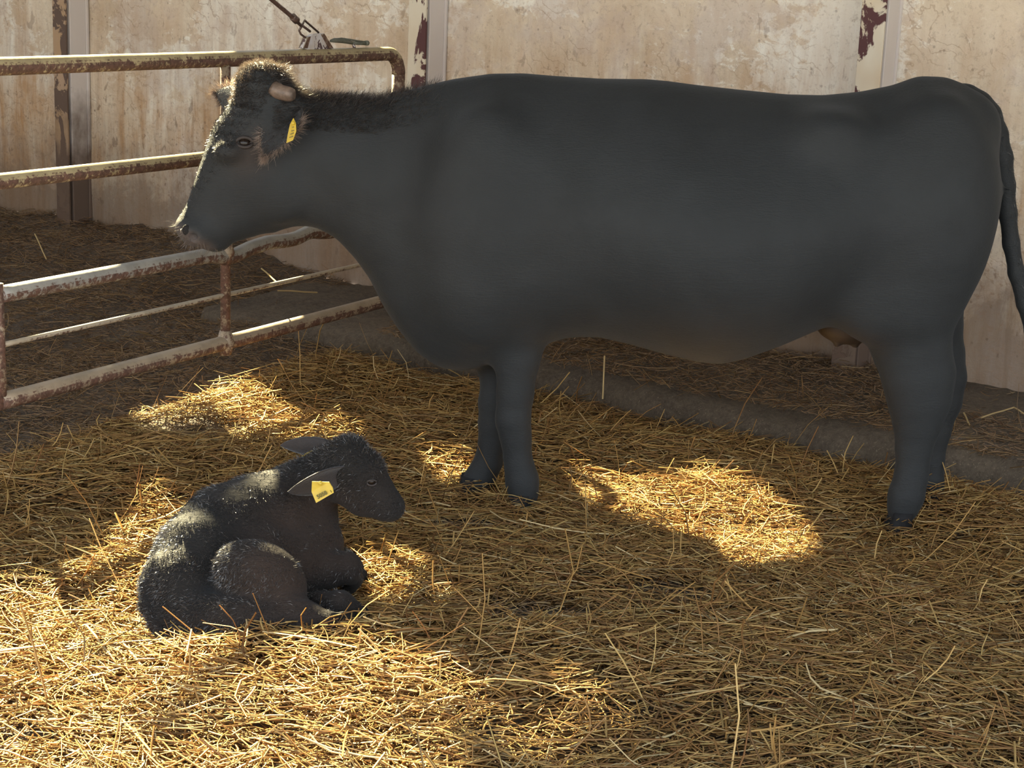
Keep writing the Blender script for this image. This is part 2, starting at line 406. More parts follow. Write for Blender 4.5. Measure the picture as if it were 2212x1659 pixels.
endx = pts[-1]
tube('top_rail', pts[:-1]+[pts[-1]], .0275, M_GATE, gate, 18)
tube('end_post', [endx+UP*.01, endx-UP*.3, endx-UP*.7, V3(endx[0], endx[1], zb)], .027, M_RRED, gate, 18)
rail(.9986, -45, 862, .025, M_GATE, 'middle_rail')
# bent third rail
A = gpt(2, .654); pts = []
for i in range(61):
    t = i/60; P = gpt(-2, .654)*(1-t)+gpt(858, .654)*t
    px_ = topx(P)[0]; k = .0
    for c_, w_, a_ in ((500, 30, -.02), (580, 22, .006), (668, 20, .014), (690, 30, .004)): k += a_*math.exp(-((px_-c_)/w_)**2)
    pts.append(P+UP*k)
tube('bent_rail', pts, .027, M_GALV, gate, 18)
rail(.4967, 2, 862, .0085, m_rust('dull_rod', (.42, .36, .27), .42), 'thin_rod')
rail(.3198, -2, 862, .027, M_RRED, 'bottom_rail', sag=-.0)
P = gpt(487, 1.0)
tube('stile', [V3(P[0], P[1], 1.33), V3(P[0], P[1], .9), V3(P[0], P[1], .32)], .0185, M_RRED, gate, 16)
P = gpt(-3, .5)
tube('hinge_post', [V3(P[0], P[1], .69), V3(P[0], P[1], .30)], .02, M_RRED, gate, 16)
# weld collars at stile
for z_ in (.654, .32): tube('weld_collar', [gpt(487, 1)*V3(1, 1, 0)+UP*(z_-.045), gpt(487, 1)*V3(1, 1, 0)+UP*(z_-.0), gpt(487, 1)*V3(1, 1, 0)+UP*(z_+.045)], [.021, .034, .021], M_RRED, gate, 14)
# latch bracket on the top rail
M_LIME = m_flake('limewashed_bracket', (.10, .06, .06), (.62, .60, .60), 30, .44)
def gpx(a, b): return atn(a, b, GQ, GN)
def plate(name, px, th, m, parent, dn=0.):
    P = [gpx(*p)+GN*dn for p in px]; n_ = len(P)
    v = [p-GN*th for p in P]+[p+GN*th for p in P]
    f = [tuple(range(n_)), tuple(range(2*n_-1, n_-1, -1))]+[(i, i+n_, (i+1) % n_+n_, (i+1) % n_) for i in range(n_)]
    o = pydata(name, v, f, m, parent, False); return o
plate('latch_bracket', [(650, 104), (658, 84), (672, 74), (690, 72), (698, 84), (708, 106), (680, 112)], .008, M_LIME, gate)
for a, b in (((660, 80), (650, 104)), ((689, 74), (706, 104))): plate('gusset', [a, (a[0]+6, a[1]-2), (b[0]+9, b[1]), b], .012, M_RRED, gate)
# stay rod with clevis coming down to the bracket
M_DK = m_rust('dark_rusty_steel', (.22, .17, .13), .55, (.08, .045, .035))
rod = bpy.data.objects.new('stay_rod', None); COL.objects.link(rod)
tag(rod, 'dark rusty rod with a square clevis, coming down to the top rail of the gate', 'rod')
tube('shaft', [gpx(430, -130), gpx(585, -2), gpx(640, 44), gpx(650, 56)], [.008, .008, .008, .005], M_DK, rod, 10)
tube('collar', [gpx(632, 36), gpx(641, 45)], .014, M_DK, rod, 10)
cl = [(652, 56), (646, 66), (650, 74), (678, 95), (688, 70), (658, 44)]
v, f = tube_vf([gpx(*p) for p in cl+[cl[0], cl[1]]], .0042, 8); pydata('clevis', v, f, M_DK, rod)
tube('clevis_pin', [gpx(650, 53), gpx(670, 68)], .005, M_DK, rod, 8)
# loose spring pin lying on the rail
pin = bpy.data.objects.new('latch_pin', None); COL.objects.link(pin)
tag(pin, 'short grey-green metal latch pin lying on the top rail near the gate end', 'latch')
M_PIN = m_plain('grey_green_metal', (.13, .14, .11), .6, nscale=40, var=.4)
tube('handle', [gpx(714, 88.5), gpx(722, 87), gpx(740, 88), gpx(762, 93)], [.005, .009, .0095, .006], M_PIN, pin, 10)
tube('loop', [gpx(722, 85), gpx(738, 83), gpx(765, 87), gpx(790, 91)], .0035, M_PIN, pin, 8)
tube('barrel', [gpx(760, 93), gpx(793, 94)], .0065, M_PIN, pin, 10)
tube('lug', [gpx(763, 94), gpx(766, 104)], .006, M_LIME, pin, 8)
tube('end_knob', [gpx(789, 93), gpx(794, 93)], .010, M_PIN, pin, 10)

# ------------------------------------------------------------------ distance-field modelling for the animals
def smin(a, b, k):
    h = np.clip(.5+.5*(b-a)/k, 0, 1); return b*(1-h)+a*h-k*h*(1-h)
def cone(P, a, b, ra, rb):
    ba = b-a; l2 = float(ba@ba)+1e-12; pa = P-a
    h = np.clip((pa@ba)/l2, 0, 1); return np.linalg.norm(pa-h[..., None]*ba, axis=-1)-(ra+(rb-ra)*h)
def chain(P, pts, k=.02, sy=1., y0=0.):
    d = None
    if sy != 1.: P = P.copy(); P[..., 1] = (P[..., 1]-y0)*sy+y0
    for (a, ra), (b, rb) in zip(pts[:-1], pts[1:]):
        a = np.array(a, float); b = np.array(b, float)
        if sy != 1.: a = a.copy(); b = b.copy(); a[1] = (a[1]-y0)*sy+y0; b[1] = (b[1]-y0)*sy+y0
        e = cone(P, a, b, ra, rb); d = e if d is None else smin(d, e, k)
    return d
def ell(P, c, r, R=None):
    q = P-np.asarray(c)
    if R is not None: q = q@R
    r = np.asarray(r); k0 = np.linalg.norm(q/r, axis=-1); k1 = np.linalg.norm(q/(r*r), axis=-1)
    return k0*(k0-1)/np.maximum(k1, 1e-9)
def loft(u, v, s, su, top, bot, hw, n=2.2, taper=.2, tapb=0.):
    t = np.interp(u, *top); b = np.interp(u, *bot); w_ = np.interp(u, *hw)
    c = (t+b)/2; hz = np.maximum((t-b)/2, 1e-3); z = (v-c)/hz
    w_ = w_*(1-taper*np.clip(z, 0, 1.3)**1.4-tapb*np.clip(-z, 0, 1.3)**1.6); w_ = np.maximum(w_, 1e-3)
    q_ = (np.abs(z)**n+np.abs(s/w_)**n)**(1/n)
    d = (q_-1)*np.minimum(hz, w_)
    e = np.maximum(su[0]-u, u-su[1]); return np.maximum(d, e)
def nets(fn, lo_, hi_, h):
    ax = [np.arange(a, b, h) for a, b in zip(lo_, hi_)]
    G = np.stack(np.meshgrid(*ax, indexing='ij'), -1).astype(np.float64)
    v = fn(G); ins = v < 0; nx, ny, nz = v.shape
    cnt = np.zeros((nx-1, ny-1, nz-1)); acc = np.zeros((nx-1, ny-1, nz-1, 3))
    sl = lambda o, n_: slice(o, n_-1+o)
    for axis in range(3):
        for o1 in (0, 1):
            for o2 in (0, 1):
                off = [0, 0, 0]; oth = [a for a in range(3) if a != axis]; off[oth[0]] = o1; off[oth[1]] = o2
                A = tuple(sl(off[i], v.shape[i]) for i in range(3)); off2 = list(off); off2[axis] = 1
                B = tuple(sl(off2[i], v.shape[i]) for i in range(3))
                a, b = v[A], v[B]; cr_ = (a < 0) != (b < 0)
                t = np.where(cr_, a/np.where(cr_, a-b, 1), 0)
                for i in range(3): acc[..., i] += np.where(cr_, off[i]+(t if i == axis else 0), 0)
                cnt += cr_
    m = cnt > 0; ids = -np.ones(m.shape, int); ids[m] = np.arange(m.sum())
    base = np.argwhere(m); verts = (acc[m]/cnt[m][:, None]+base)*h+np.array([a[0] for a in ax])
    Q = []
    for axis in range(3):
        o1, o2 = [(1, 2), (2, 0), (0, 1)][axis]
        a = np.take(ins, range(v.shape[axis]-1), axis); b = np.take(ins, range(1, v.shape[axis]), axis)
        e = np.argwhere(a != b); e = e[(e[:, o1] > 0) & (e[:, o2] > 0) & (e[:, o1] < v.shape[o1]-1) & (e[:, o2] < v.shape[o2]-1)]
        s_ = a[tuple(e.T)]
        def cid(d1, d2):
            c = e.copy(); c[:, o1] -= d1; c[:, o2] -= d2; return ids[tuple(c.T)]
        qd = np.stack([cid(1, 1), cid(0, 1), cid(0, 0), cid(1, 0)], 1); qd[~s_] = qd[~s_][:, ::-1]
        Q.append(qd)
    return verts, np.concatenate(Q)
def relax(v, q, it=4, lam=.5):
    n_ = len(v)
    for _ in range(it):
        s_ = np.zeros_like(v); c = np.zeros(n_)
        for i in range(4):
            a, b = q[:, i], q[:, (i+1) % 4]
            for k in range(3): s_[:, k] += np.bincount(a, v[b, k], n_)+np.bincount(b, v[a, k], n_)
            c += np.bincount(a, minlength=n_)+np.bincount(b, minlength=n_)
        v = v*(1-lam)+lam*s_/np.maximum(c, 1)[:, None]
    return v
def vnormals(v, q):
    fn = np.cross(v[q[:, 2]]-v[q[:, 0]], v[q[:, 3]]-v[q[:, 1]]); n = np.zeros_like(v)
    for i in range(4):
        for k in range(3): n[:, k] += np.bincount(q[:, i], fn[:, k], len(v))
    return n/np.maximum(np.linalg.norm(n, axis=1), 1e-12)[:, None]
def hairs(name, v, q, w, n, L, wid, dirfn, m, parent, rs, root=.002):
    nr = vnormals(v, q); ww = w/np.sum(w); pick = rs.choice(len(v), n, p=ww)
    p = v[pick]+rs.normal(0, .004, (n, 3)); nn = nr[pick]; p = v[pick]+(p-v[pick])-nn*np.sum((p-v[pick])*nn, 1)[:, None]-nn*root
    L_ = L*rs.uniform(.5, 1.3, n); d = dirfn(p, nn)+rs.normal(0, .25, (n, 3)); d /= np.linalg.norm(d, axis=1)[:, None]
    d2 = d+rs.normal(0, .35, (n, 3))-UP*.25; d2 /= np.linalg.norm(d2, axis=1)[:, None]
    sd = np.cross(d, rs.normal(0, 1, (n, 3))); sd /= np.linalg.norm(sd, axis=1)[:, None]; sd *= wid/2
    m1 = p+d*L_[:, None]*.5; t = m1+d2*L_[:, None]*.5
    vv = np.stack([p-sd, p+sd, m1+sd*.8, m1-sd*.8, t+sd*.15, t-sd*.15], 1).reshape(-1, 3)
    b = np.arange(n)[:, None]*6; qq = np.concatenate([b+[0, 1, 2, 3], b+[3, 2, 4, 5]])
    o = npmesh(name, vv, qq, m, parent); return o

# ------------------------------------------------------------------ cow
Y0 = 5.22
cw = lambda px, py, dy=0.: aty(px, py, Y0+dy)
def curve_px(pts):
    P = np.array([cw(*p) for p in pts]); o = np.argsort(P[:, 0]); return P[o, 0], P[o, 2]
topc = curve_px([(590, 205), (640, 205), (700, 207), (760, 210), (820, 211), (870, 197), (920, 184), (980, 170), (1060, 159), (1130, 158), (1200, 164), (1300, 170), (1400, 171), (1450, 176), (1500, 183), (1600, 194), (1700, 204), (1780, 206), (1860, 198), (1930, 184), (1985, 164), (2045, 166), (2090, 184), (2118, 215), (2138, 265), (2150, 330), (2156, 395)])
botc = curve_px([(590, 470), (640, 480), (690, 494), (730, 517), (770, 560), (800, 602), (830, 662), (860, 707), (900, 747), (950, 777), (1000, 789), (1040, 785), (1100, 762), (1180, 737), (1230, 724), (1290, 723), (1350, 736), (1430, 758), (1500, 775), (1550, 780), (1600, 769), (1680, 740), (1740, 715), (1800, 690), (1900, 690), (1980, 690), (2052, 690), (2085, 622), (2115, 545), (2137, 480), (2156, 400)])
hwp = [(590, .085), (650, .095), (720, .115), (800, .145), (870, .18), (950, .225), (1050, .265), (1130, .285), (1250, .33), (1400, .375), (1550, .39), (1680, .375), (1780, .335), (1880, .29), (1980, .265), (2060, .215), (2110, .16), (2140, .10), (2156, .05)]
hwc = (np.array([cw(a, 430)[0] for a, _ in hwp]), np.array([b for _, b in hwp]))
XE = cw(2160, 400)[0]
# head frame
YAW = math.radians(17); cyw, syw = math.cos(YAW), math.sin(YAW)
POLL = cw(585, 200)
def ax_at(s, o, side=0.):
    # s px along poll->muzzle, o px towards the forehead; px scale at the cow's plane
    k = 5.33/FPX*.985
    ux, uz = -.548, -.836        # image x, up
    nx_, nz_ = -.836, .548
    lx = (s*ux+o*nx_)*k/.97; lz = (s*uz+o*nz_)*k
    # roll
    c, s2 = math.cos(ROLL), math.sin(ROLL); X = lx*c-lz*s2*1; Z = lx*s2+lz*c
    return POLL+V3(X*cyw, 0, 0)+V3(0, X*syw, 0)+UP*Z+side*V3(syw, -cyw, 0)
O_ = ax_at(0, 0); eu = ax_at(100, 0)-O_; KU = np.linalg.norm(eu)/100; eu /= np.linalg.norm(eu)
ev = ax_at(0, 100)-O_; ev -= eu*(ev@eu); KV = np.linalg.norm(ev)/100; ev /= np.linalg.norm(ev); es = np.cross(eu, ev)
if es[1] > 0: es = -es       # towards the camera
hs = np.array([-30, 0, 60, 113, 160, 196, 244, 292, 316, 332, 346, 356, 364])
ht = np.array([30, 50, 60, 62, 56, 48, 37, 26, 24, 27, 24, 14, -4])
hb = np.array([-90, -120, -150, -172, -178, -174, -160, -118, -97, -82, -66, -50, -32])
hwid = np.array([.07, .085, .105, .112, .108, .098, .080, .064, .066, .072, .068, .055, .02])
legs = {
 'nf': (-.10, [((1085, 560), .125), ((1108, 690), .10), ((1118, 770), .070), ((1113, 850), .057), ((1108, 905), .055), ((1114, 945), .048), ((1120, 1000), .045), ((1128, 1038), .052), ((1131, 1066), .050)], 1.15),
 'ff': (.06, [((1065, 600), .12), ((1075, 720), .085), ((1076, 800), .058), ((1070, 870), .053), ((1068, 915), .051), ((1064, 955), .045), ((1054, 1000), .045), ((1036, 1034), .049), ((1018, 1058), .044)], 1.15),
 'nh': (-.13, [((1960, 560), .20), ((1962, 660), .150), ((1968, 740), .122), ((1984, 810), .112), ((1986, 862), .098), ((1982, 915), .074), ((1974, 970), .056), ((1969, 1025), .052), ((1958, 1070), .057), ((1950, 1098), .052)], 1.35),
 'fh': (.12, [((1985, 600), .17), ((2002, 700), .115), ((2030, 765), .080), ((2050, 815), .057), ((2042, 870), .052), ((2024, 940), .041), ((2013, 1000), .039), ((2010, 1045), .045), ((2012, 1068), .042)], 1.35)}
LG = {k: (dy, [(cw(p[0], p[1], dy), r) for p, r in pts], sy) for k, (dy, pts, sy) in legs.items()}
def cow_sdf(P):
    x, y, z = P[..., 0], P[..., 1]-Y0, P[..., 2]
    d = loft(x, z, y, (cw(596, 300)[0], XE), topc, botc, hwc, 2.25, .38, .12)
    for s_ in (-1, 1):
        d = smin(d, ell(P, cw(1045, 470)+V3(0, s_*.17, 0), (.16, .10, .34)), .10)       # shoulder
        d = smin(d, ell(P, cw(1990, 440)+V3(0, s_*.15, 0), (.19, .13, .33)), .10)       # thigh
        d = smin(d, ell(P, cw(1775, 275)+V3(0, s_*.20, 0), (.07, .05, .045)), .13)      # hook bone
        d = smin(d, ell(P, cw(2105, 270)+V3(0, s_*.07, 0), (.05, .045, .06)), .09)     # pin bone
        d = smin(d, ell(P, cw(1880, 640)+V3(0, s_*.17, 0), (.13, .08, .12)), .09)       # stifle
    d = smin(d, ell(P, cw(985, 660), (.13, .13, .17)), .08)                             # brisket
    for k, (dy, pts, sy) in LG.items():
        d = smin(d, chain(P, pts, .02, sy, Y0+dy), .045)
    # head
    q_ = P-O_; u = q_@eu/KU; v_ = q_@ev; s_ = q_@es
    hd = loft(u, v_, s_, (-30, 368), (hs, ht*KV), (hs, hb*KV), (hs, hwid), 2.35, .12, .38)
    hd = np.maximum(hd, -1)
    d = smin(d, hd, .035)
    d = smin(d, ell(P, ax_at(-8, 28), (.075, .085, .065)), .035)                          # poll
    for sd in (-1, 1):
        d = smin(d, ell(P, ax_at(150, 22, sd*.092), (.04, .03, .03)), .03)               # brow
        d = smin(d, ell(P, ax_at(165, -110, sd*.065), (.09, .05, .10)), .04)             # cheek
        d = smin(d, ell(P, ax_at(334, -16, sd*.045), (.030, .030, .035)), .02)           # nostril rim
    d = smin(d, ell(P, ax_at(338, -72, 0), (.036, .046, .020)), .02)                      # lower lip
    for sd in (-1, 1):
        nb = ell(P, ax_at(342, -14, sd*.066), (.018, .020, .016)); d = -smin(-d, nb, .006)
        eb = ell(P, ax_at(122, -18, sd*.118), (.022, .012, .018)); d = -smin(-d, eb, .012)
    # mouth line
    return d
cv, cq = nets(cow_sdf, (-1.22, Y0-.55, -.02), (1.62, Y0+.55, 1.55), .0125)
cv = relax(cv, cq, 3, .5)
hu = (cv-O_)@eu/KU; hv_ = (cv-O_)@ev
isH = (cv[:, 0] < cw(700, 400)[0])
muz = np.clip((hu-328)/16, 0, 1)*isH*np.clip((hv_/KV+75)/20, 0, 1)
br = np.exp(-(((cv[:, 0]-cw(1800, 700)[0])/.10)**2+((cv[:, 2]-cw(1820, 712)[2])/.035)**2))*.7
br = np.maximum(br, np.exp(-(((hu-130)/45)**2+((hv_/KV+20)/35)**2))*isH*.7)
cow = npmesh('cow', cv, cq, M_COW, attrs={'muzzle': muz, 'brown': br})
tag(cow, 'large black polled cow standing side on with a yellow ear tag', 'cow')
bvh = BVHTree.FromPolygons([Vector(p) for p in cv], [tuple(map(int, f)) for f in cq])
def cast(px, py, b=None):
    h = (b or bvh).ray_cast(Vector(CAM), Vector(ray(px, py)).normalized()); return (np.array(h[0]), np.array(h[1])) if h[0] else (None, None)

# hooves: cloven, two toes each
M_HOOF = m_plain('dark_hoof', (.012, .012, .013), .75, spec=.2, nscale=60, var=.3)
def hoof(parent, c, fwd, sc=1., flat=0.):
    vs, fs = [], []
    fwd = np.array(fwd)/np.linalg.norm(fwd); sd = V3(-fwd[1], fwd[0], 0)
    for s_ in (-1, 1):
        rings = [(.0, .034, .026, .0), (.3, .036, .027, .004), (.75, .046, .030, .014), (1., .050, .031, .020)]
        o = len(vs)
        for t, a, b, sh in rings:
            for k in range(12):
                an = 2*math.pi*k/12
                vs.append(c+UP*(.065-.085*t)*sc+fwd*(a*math.cos(an)+sh)*sc+sd*(s_*.026+b*.85*math.sin(an))*sc)
        for r in range(3):
            for k in range(12): a_ = o+r*12+k; b_ = o+r*12+(k+1) % 12; fs.append((a_, a_+12, b_+12, b_))
        fs.append(tuple(range(o, o+12))); fs.append(tuple(range(o+47, o+35, -1)))
    h_ = pydata('hoof', vs, fs, M_HOOF, parent); return h_
for k, (dy, pts, sy) in LG.items():
    p = pts[-1][0]; hoof(cow, V3(p[0]-.002, p[1], .012), (-1, -.05, 0), .92)

# eyes
M_EYE = m_plain('wet_dark_eye', (.012, .008, .006), .12, spec=.25)
def ball(name, c, r, m, parent, sc=(1, 1, 1), n=16):
    v, f = [], []
    for i in range(n//2+1):
        for k in range(n):
            th = math.pi*i/(n//2); ph = 2*math.pi*k/n
            v.append(V3(c[0]+r*sc[0]*math.sin(th)*math.cos(ph), c[1]+r*sc[1]*math.sin(th)*math.sin(ph), c[2]+r*sc[2]*math.cos(th)))
    for i in range(n//2):
        for k in range(n): a = i*n+k; b = i*n+(k+1) % n; f.append((a, a+n, b+n, b))
    return pydata(name, v, f, m, parent)
M_LID = m_plain('eyelid_skin', (.028, .021, .019), .7)
def lids(px, py, b, parent, R, tilt=0.):
    p, nn = cast(px, py, b)
    if p is None: return
    e1 = np.cross(nn, UP); e1 /= np.linalg.norm(e1); e2 = np.cross(e1, nn)
    ball('eye', p-nn*R*.55, R, M_EYE, parent)
    for s_ in (1, -1):
        pts = []
        for i in range(9):
            a = math.pi*i/8; pts.append(p+nn*R*.30*math.sin(a)+e1*R*1.15*math.cos(a)+e2*s_*R*.72*math.sin(a))
        tube('eyelid', pts, [R*.12]+[R*.25]*7+[R*.12], M_LID, parent, 8)
lids(528, 308, bvh, cow, .021)

# ears: cupped leaf shape
def ear(parent, base, tip, wdir, width, m, cup=.35, thick=.006, name='ear', n=14, mm=9):
    base, tip, wdir = map(lambda a: np.array(a, float), (base, tip, wdir))
    ax = tip-base; L = np.linalg.norm(ax); ax /= L; wdir -= ax*(wdir@ax); wdir /= np.linalg.norm(wdir); nn = np.cross(ax, wdir)
    vs = []
    for side in (0, 1):
        for i in range(n+1):
            t = i/n; wv = width/2*(math.sin(math.pi*min(1, (t*.86+.14))**.85)**.75 if t < 1 else .0)+.001
            for j in range(mm):
                s_ = -1+2*j/(mm-1)
                vs.append(base+ax*L*t+wdir*wv*s_+nn*(cup*wv*(s_*s_-.5)*(1-.4*t)+(thick*(1-.6*abs(s_))*(1 if side else -1)/2)))
    f = []; o = (n+1)*mm
    for i in range(n):
        for j in range(mm-1):
            a = i*mm+j; f.append((a, a+1, a+mm+1, a+mm)); f.append((a+o, a+mm+o, a+mm+1+o, a+1+o))
    for i in range(n):
        for j in (0, mm-1):
            a = i*mm+j; f.append((a, a+mm, a+mm+o, a+o) if j == 0 else (a, a+o, a+mm+o, a+mm))
    return pydata(name, vs, f, m, parent), vs
M_EARM = m_coat('ear_coat', (.034, .034, .035), (.03, .02, .02), .3)
pe, ne = cast(612, 236)
eb = pe-V3(0, -.02, 0)
e1 = pe+V3(-.040, -.085, -.135)
ear1, ev1 = ear(cow, pe+V3(.025, .02, .005), e1, (.9, .1, .40), .115, M_EARM, .45)
fb = aty(532, 232, 5.27); e2 = aty(467, 200, 5.40)
ear2, ev2 = ear(cow, fb, e2, (.35, -.1, 1), .10, M_EARM, .4)
# polled horn stub
M_HORN = m_plain('horn', (.12, .085, .065), .5, nscale=35, var=.6, bump=.002)
def horn(px, py, dirv, L, r):
    p, nn = cast(px, py); p = p-nn*.012
    d = np.array(dirv, float); d /= np.linalg.norm(d); pts = []; rr = []
    for i in range(9):
        t = i/8; pts.append(p+d*L*t+UP*(.02*t*t)); rr.append(r*(1.05-.12*t) if t < .8 else r*(.95-2.2*(t-.8)**1.3))
    return tube('horn_stub', pts, rr, M_HORN, cow, 16)
horn(592, 190, (.80, -.22, -.42), .078, .024)
for sd_ in ((401, 497),):
    p, nn = cast(*sd_)
    ball('nostril', p-nn*.004, .017, m_plain('nostril_hollow', (.006, .005, .005), .9), cow, (.8, .5, 1.0))
# tag with print
M_TAG = m_plain('yellow_tag_plastic', (.50, .35, .035), .45, nscale=30, var=.12)
M_INK = m_plain('tag_ink', (.09, .08, .02), .6)
def tagplate(parent, cs, th=.0015):
    cs = [np.array(c, float) for c in cs]; nn = np.cross(cs[1]-cs[0], cs[2]-cs[0]); nn /= np.linalg.norm(nn)
    if nn@(CAM-cs[0]) < 0: nn = -nn
    n_ = len(cs); v = [c+nn*th for c in cs]+[c-nn*th for c in cs]
    f = [tuple(range(n_)), tuple(range(2*n_-1, n_-1, -1))]+[(i, i+n_, (i+1) % n_+n_, (i+1) % n_) for i in range(n_)]
    o = pydata('ear_tag', v, f, M_TAG, parent, False); o['label'] = 'yellow plastic ear tag'; return o, nn
dt = e1[1]*.55+pe[1]*.45-.035
T = lambda a, b, y: aty(a, b, y)
tg, tn = tagplate(cow, [T(619, 309, dt), T(633, 303, dt-.006), T(640, 284, dt-.01), T(639, 266, dt-.008), T(634, 255, dt), T(627, 268, dt+.006), T(622, 290, dt+.006)])
tube('tag_stud', [T(633, 266, dt-.01), T(633, 266, dt+.03)], .006, M_TAG, cow, 10)
def barmark(parent, a, b, y, wd):
    A, B = T(*a, y), T(*b, y); d = (B-A)/np.linalg.norm(B-A); s_ = np.cross(d, V3(0, 1, 0)); s_ /= np.linalg.norm(s_)
    return box_vf((A+B)/2, (B-A)/2, s_*wd, V3(0, .0006, 0))
vf = join_vf([barmark(tg, (625, 297), (634, 294), dt-.0075, .0011), barmark(tg, (627, 290), (635, 287), dt-.0085, .0011), barmark(tg, (629, 283), (636, 281), dt-.0085, .001), barmark(tg, (631, 275), (635, 274), dt-.008, .001)])
mk_ = pydata('printing', vf[0], vf[1], M_INK, tg, False); mk_['kind'] = 'stuff'

# tail
tailp = [((2040, 205), .040), ((2085, 214), .044), ((2112, 228), .043), ((2133, 250), .041), ((2150, 290), .037), ((2163, 340), .034), ((2172, 400), .029), ((2177, 460), .027), ((2184, 525), .0255), ((2196, 590), .025), ((2213, 655), .024), ((2232, 715), .026), ((2248, 780), .034), ((2255, 840), .03), ((2258, 900), .012)]
tp = [(cw(*p)+V3(0, -.0, 0), r) for p, r in tailp]
def tail_sdf(P): return chain(P, tp, .015)
tv, tq = nets(tail_sdf, (1.2, Y0-.12, .2), (1.85, Y0+.12, 1.45), .008); tv = relax(tv, tq, 2)
tail = npmesh('tail', tv, tq, M_COW, cow, attrs={'muzzle': np.zeros(len(tv)), 'brown': np.zeros(len(tv))})
# udder
def udder_sdf(P):
    d = ell(P, cw(1828, 694), (.100, .12, .070))
    for px, py, dy in ((1808, 742, -.05), (1848, 744, -.05), (1812, 738, .05), (1850, 740, .05)):
        a = cw(px, py-20, dy); b = cw(px, py+3, dy); d = smin(d, cone(P, a, b, .018, .010), .015)
    return d
uv, uq = nets(udder_sdf, tuple(cw(1862, 690)+V3(-.2, -.2, -.2)), tuple(cw(1862, 690)+V3(.2, .2, .15)), .008)
udder = npmesh('udder', relax(uv, uq, 2), uq, m_plain('udder_skin', (.032, .023, .019), .6, nscale=20, var=.3), cow); udder['label'] = 'brownish udder'
# hair
rs = np.random.default_rng(3)
def m_hair(name, col, tr=.5):
    m, t, b = mat(name); n = N(t); out = t.nodes['Material Output']; b.inputs['Base Color'].default_value = (*col, 1); b.inputs['Roughness'].default_value = .35
    x = n.new('BsdfTranslucent'); x.inputs[0].default_value = (min(1, col[0]*2.6), col[1]*2.3, col[2]*2.0, 1)
    mx = n.new('MixShader'); mx.inputs[0].default_value = tr; n.lk(b.outputs[0], mx.inputs[1]); n.lk(x.outputs[0], mx.inputs[2]); n.lk(mx.outputs[0], out.inputs[0]); return m
M_HAIRT = m_hair('brown_tipped_hair', (.050, .043, .040), .33); M_HAIRG = m_hair('grey_ear_hair', (.26, .21, .18), .4)
M_HAIR = m_plain('black_hair', (.035, .030, .028), .32, spec=.8)
M_HAIRB = m_plain('lit_whisker_hair', (.13, .10, .085), .4)  # for the whiskers; their sunlit paleness is put into the colour
cn = vnormals(cv, cq)
xn, zn = cv[:, 0], cv[:, 2]
crest = (zn > np.interp(xn, *topc)-.10) & (xn > cw(600, 200)[0]) & (xn < cw(960, 200)[0])
wgt = crest*np.clip((cw(960, 200)[0]-xn)/.45, 0.05, 1)*(np.clip(cn[:, 2], 0, 1)+.1)
hairs('nape_hair', cv, cq, wgt, 13000, .032, .0009, lambda p, n: n*.8+V3(.6, 0, 0), M_HAIRT, cow, rs)
pollw = (hu < 60)*(hv_/KV > 5)*isH*(hu > -80)*1.
hairs('forelock', cv, cq, pollw+1e-9, 8000, .015, .001, lambda p, n: n*.9+V3(0, 0, .2)+.6*np.sin(p[:, [1, 2, 0]]*160), M_HAIRT, cow, rs)
facew = isH*(hv_/KV > 15)*(hu > 40)*(hu < 320)*np.where(hu < 150, 4., 1.)
hairs('face_hair', cv, cq, facew+1e-9, 9000, .011, .0009, lambda p, n: n*.5+.6*np.sin(p[:, [1, 2, 0]]*220), M_HAIR, cow, rs)
pm = (hu > 335)*isH*1.
hairs('whiskers', cv, cq, pm+1e-9, 260, .032, .0006, lambda p, n: n*1.+eu*.2, M_HAIRB, cow, rs)
for vs_, b_ in ((np.array(ev1), pe), (np.array(ev2), fb)):
    n_ = len(vs_)//2; 
    rim = [i*9+j for i in range(3, 15) for j in (0, 8)]+[14*9+j for j in range(9)]
    P_ = vs_[rim]; reps = 40; P_ = np.repeat(P_, reps, 0)+rs.normal(0, .004, (len(P_)*reps, 3)); cen = vs_.mean(0)
    d = P_-cen; d /= np.linalg.norm(d, axis=1)[:, None]; d += rs.normal(0, .3, d.shape); L_ = rs.uniform(.010, .028, len(P_))[:, None]
    sd = np.cross(d, rs.normal(0, 1, d.shape)); sd *= .0005/np.linalg.norm(sd, axis=1)[:, None]
    vv = np.stack([P_-sd, P_+sd, P_+d*L_+sd*.2, P_+d*L_-sd*.2], 1).reshape(-1, 3); bb = np.arange(len(P_))[:, None]*4
    if vs_[0][1] < 5.3:
        T_ = vs_[n_:]; T_ = np.repeat(T_, 9, 0)+rs.normal(0, .004, (n_*9, 3)); d3 = rs.normal(0, .5, T_.shape)+V3(-.4, -.8, -.7); d3 /= np.linalg.norm(d3, axis=1)[:, None]; s3 = np.cross(d3, rs.normal(0, 1, d3.shape)); s3 *= .0005/np.linalg.norm(s3, axis=1)[:, None]
        v3_ = np.stack([T_-s3, T_+s3, T_+d3*.014+s3*.2, T_+d3*.014-s3*.2], 1).reshape(-1, 3)
        npmesh('ear_hair', v3_, np.arange(len(T_))[:, None]*4+np.array([[0, 1, 2, 3]]), M_HAIRT, cow)
    npmesh('ear_fringe', vv, bb+np.array([[0, 1, 2, 3]]), M_HAIRG, cow)
trw = np.ones(len(tv))*(tv[:, 2] > .5)
hairs('tail_hair', tv, tq, trw*(tv[:, 0] > np.interp(-tv[:, 2], [-x[0][2] for x in tp], [x[0][0] for x in tp])), 1500, .016, .0008, lambda p, n: n*.5-UP*.8, M_HAIR, tail, rs)

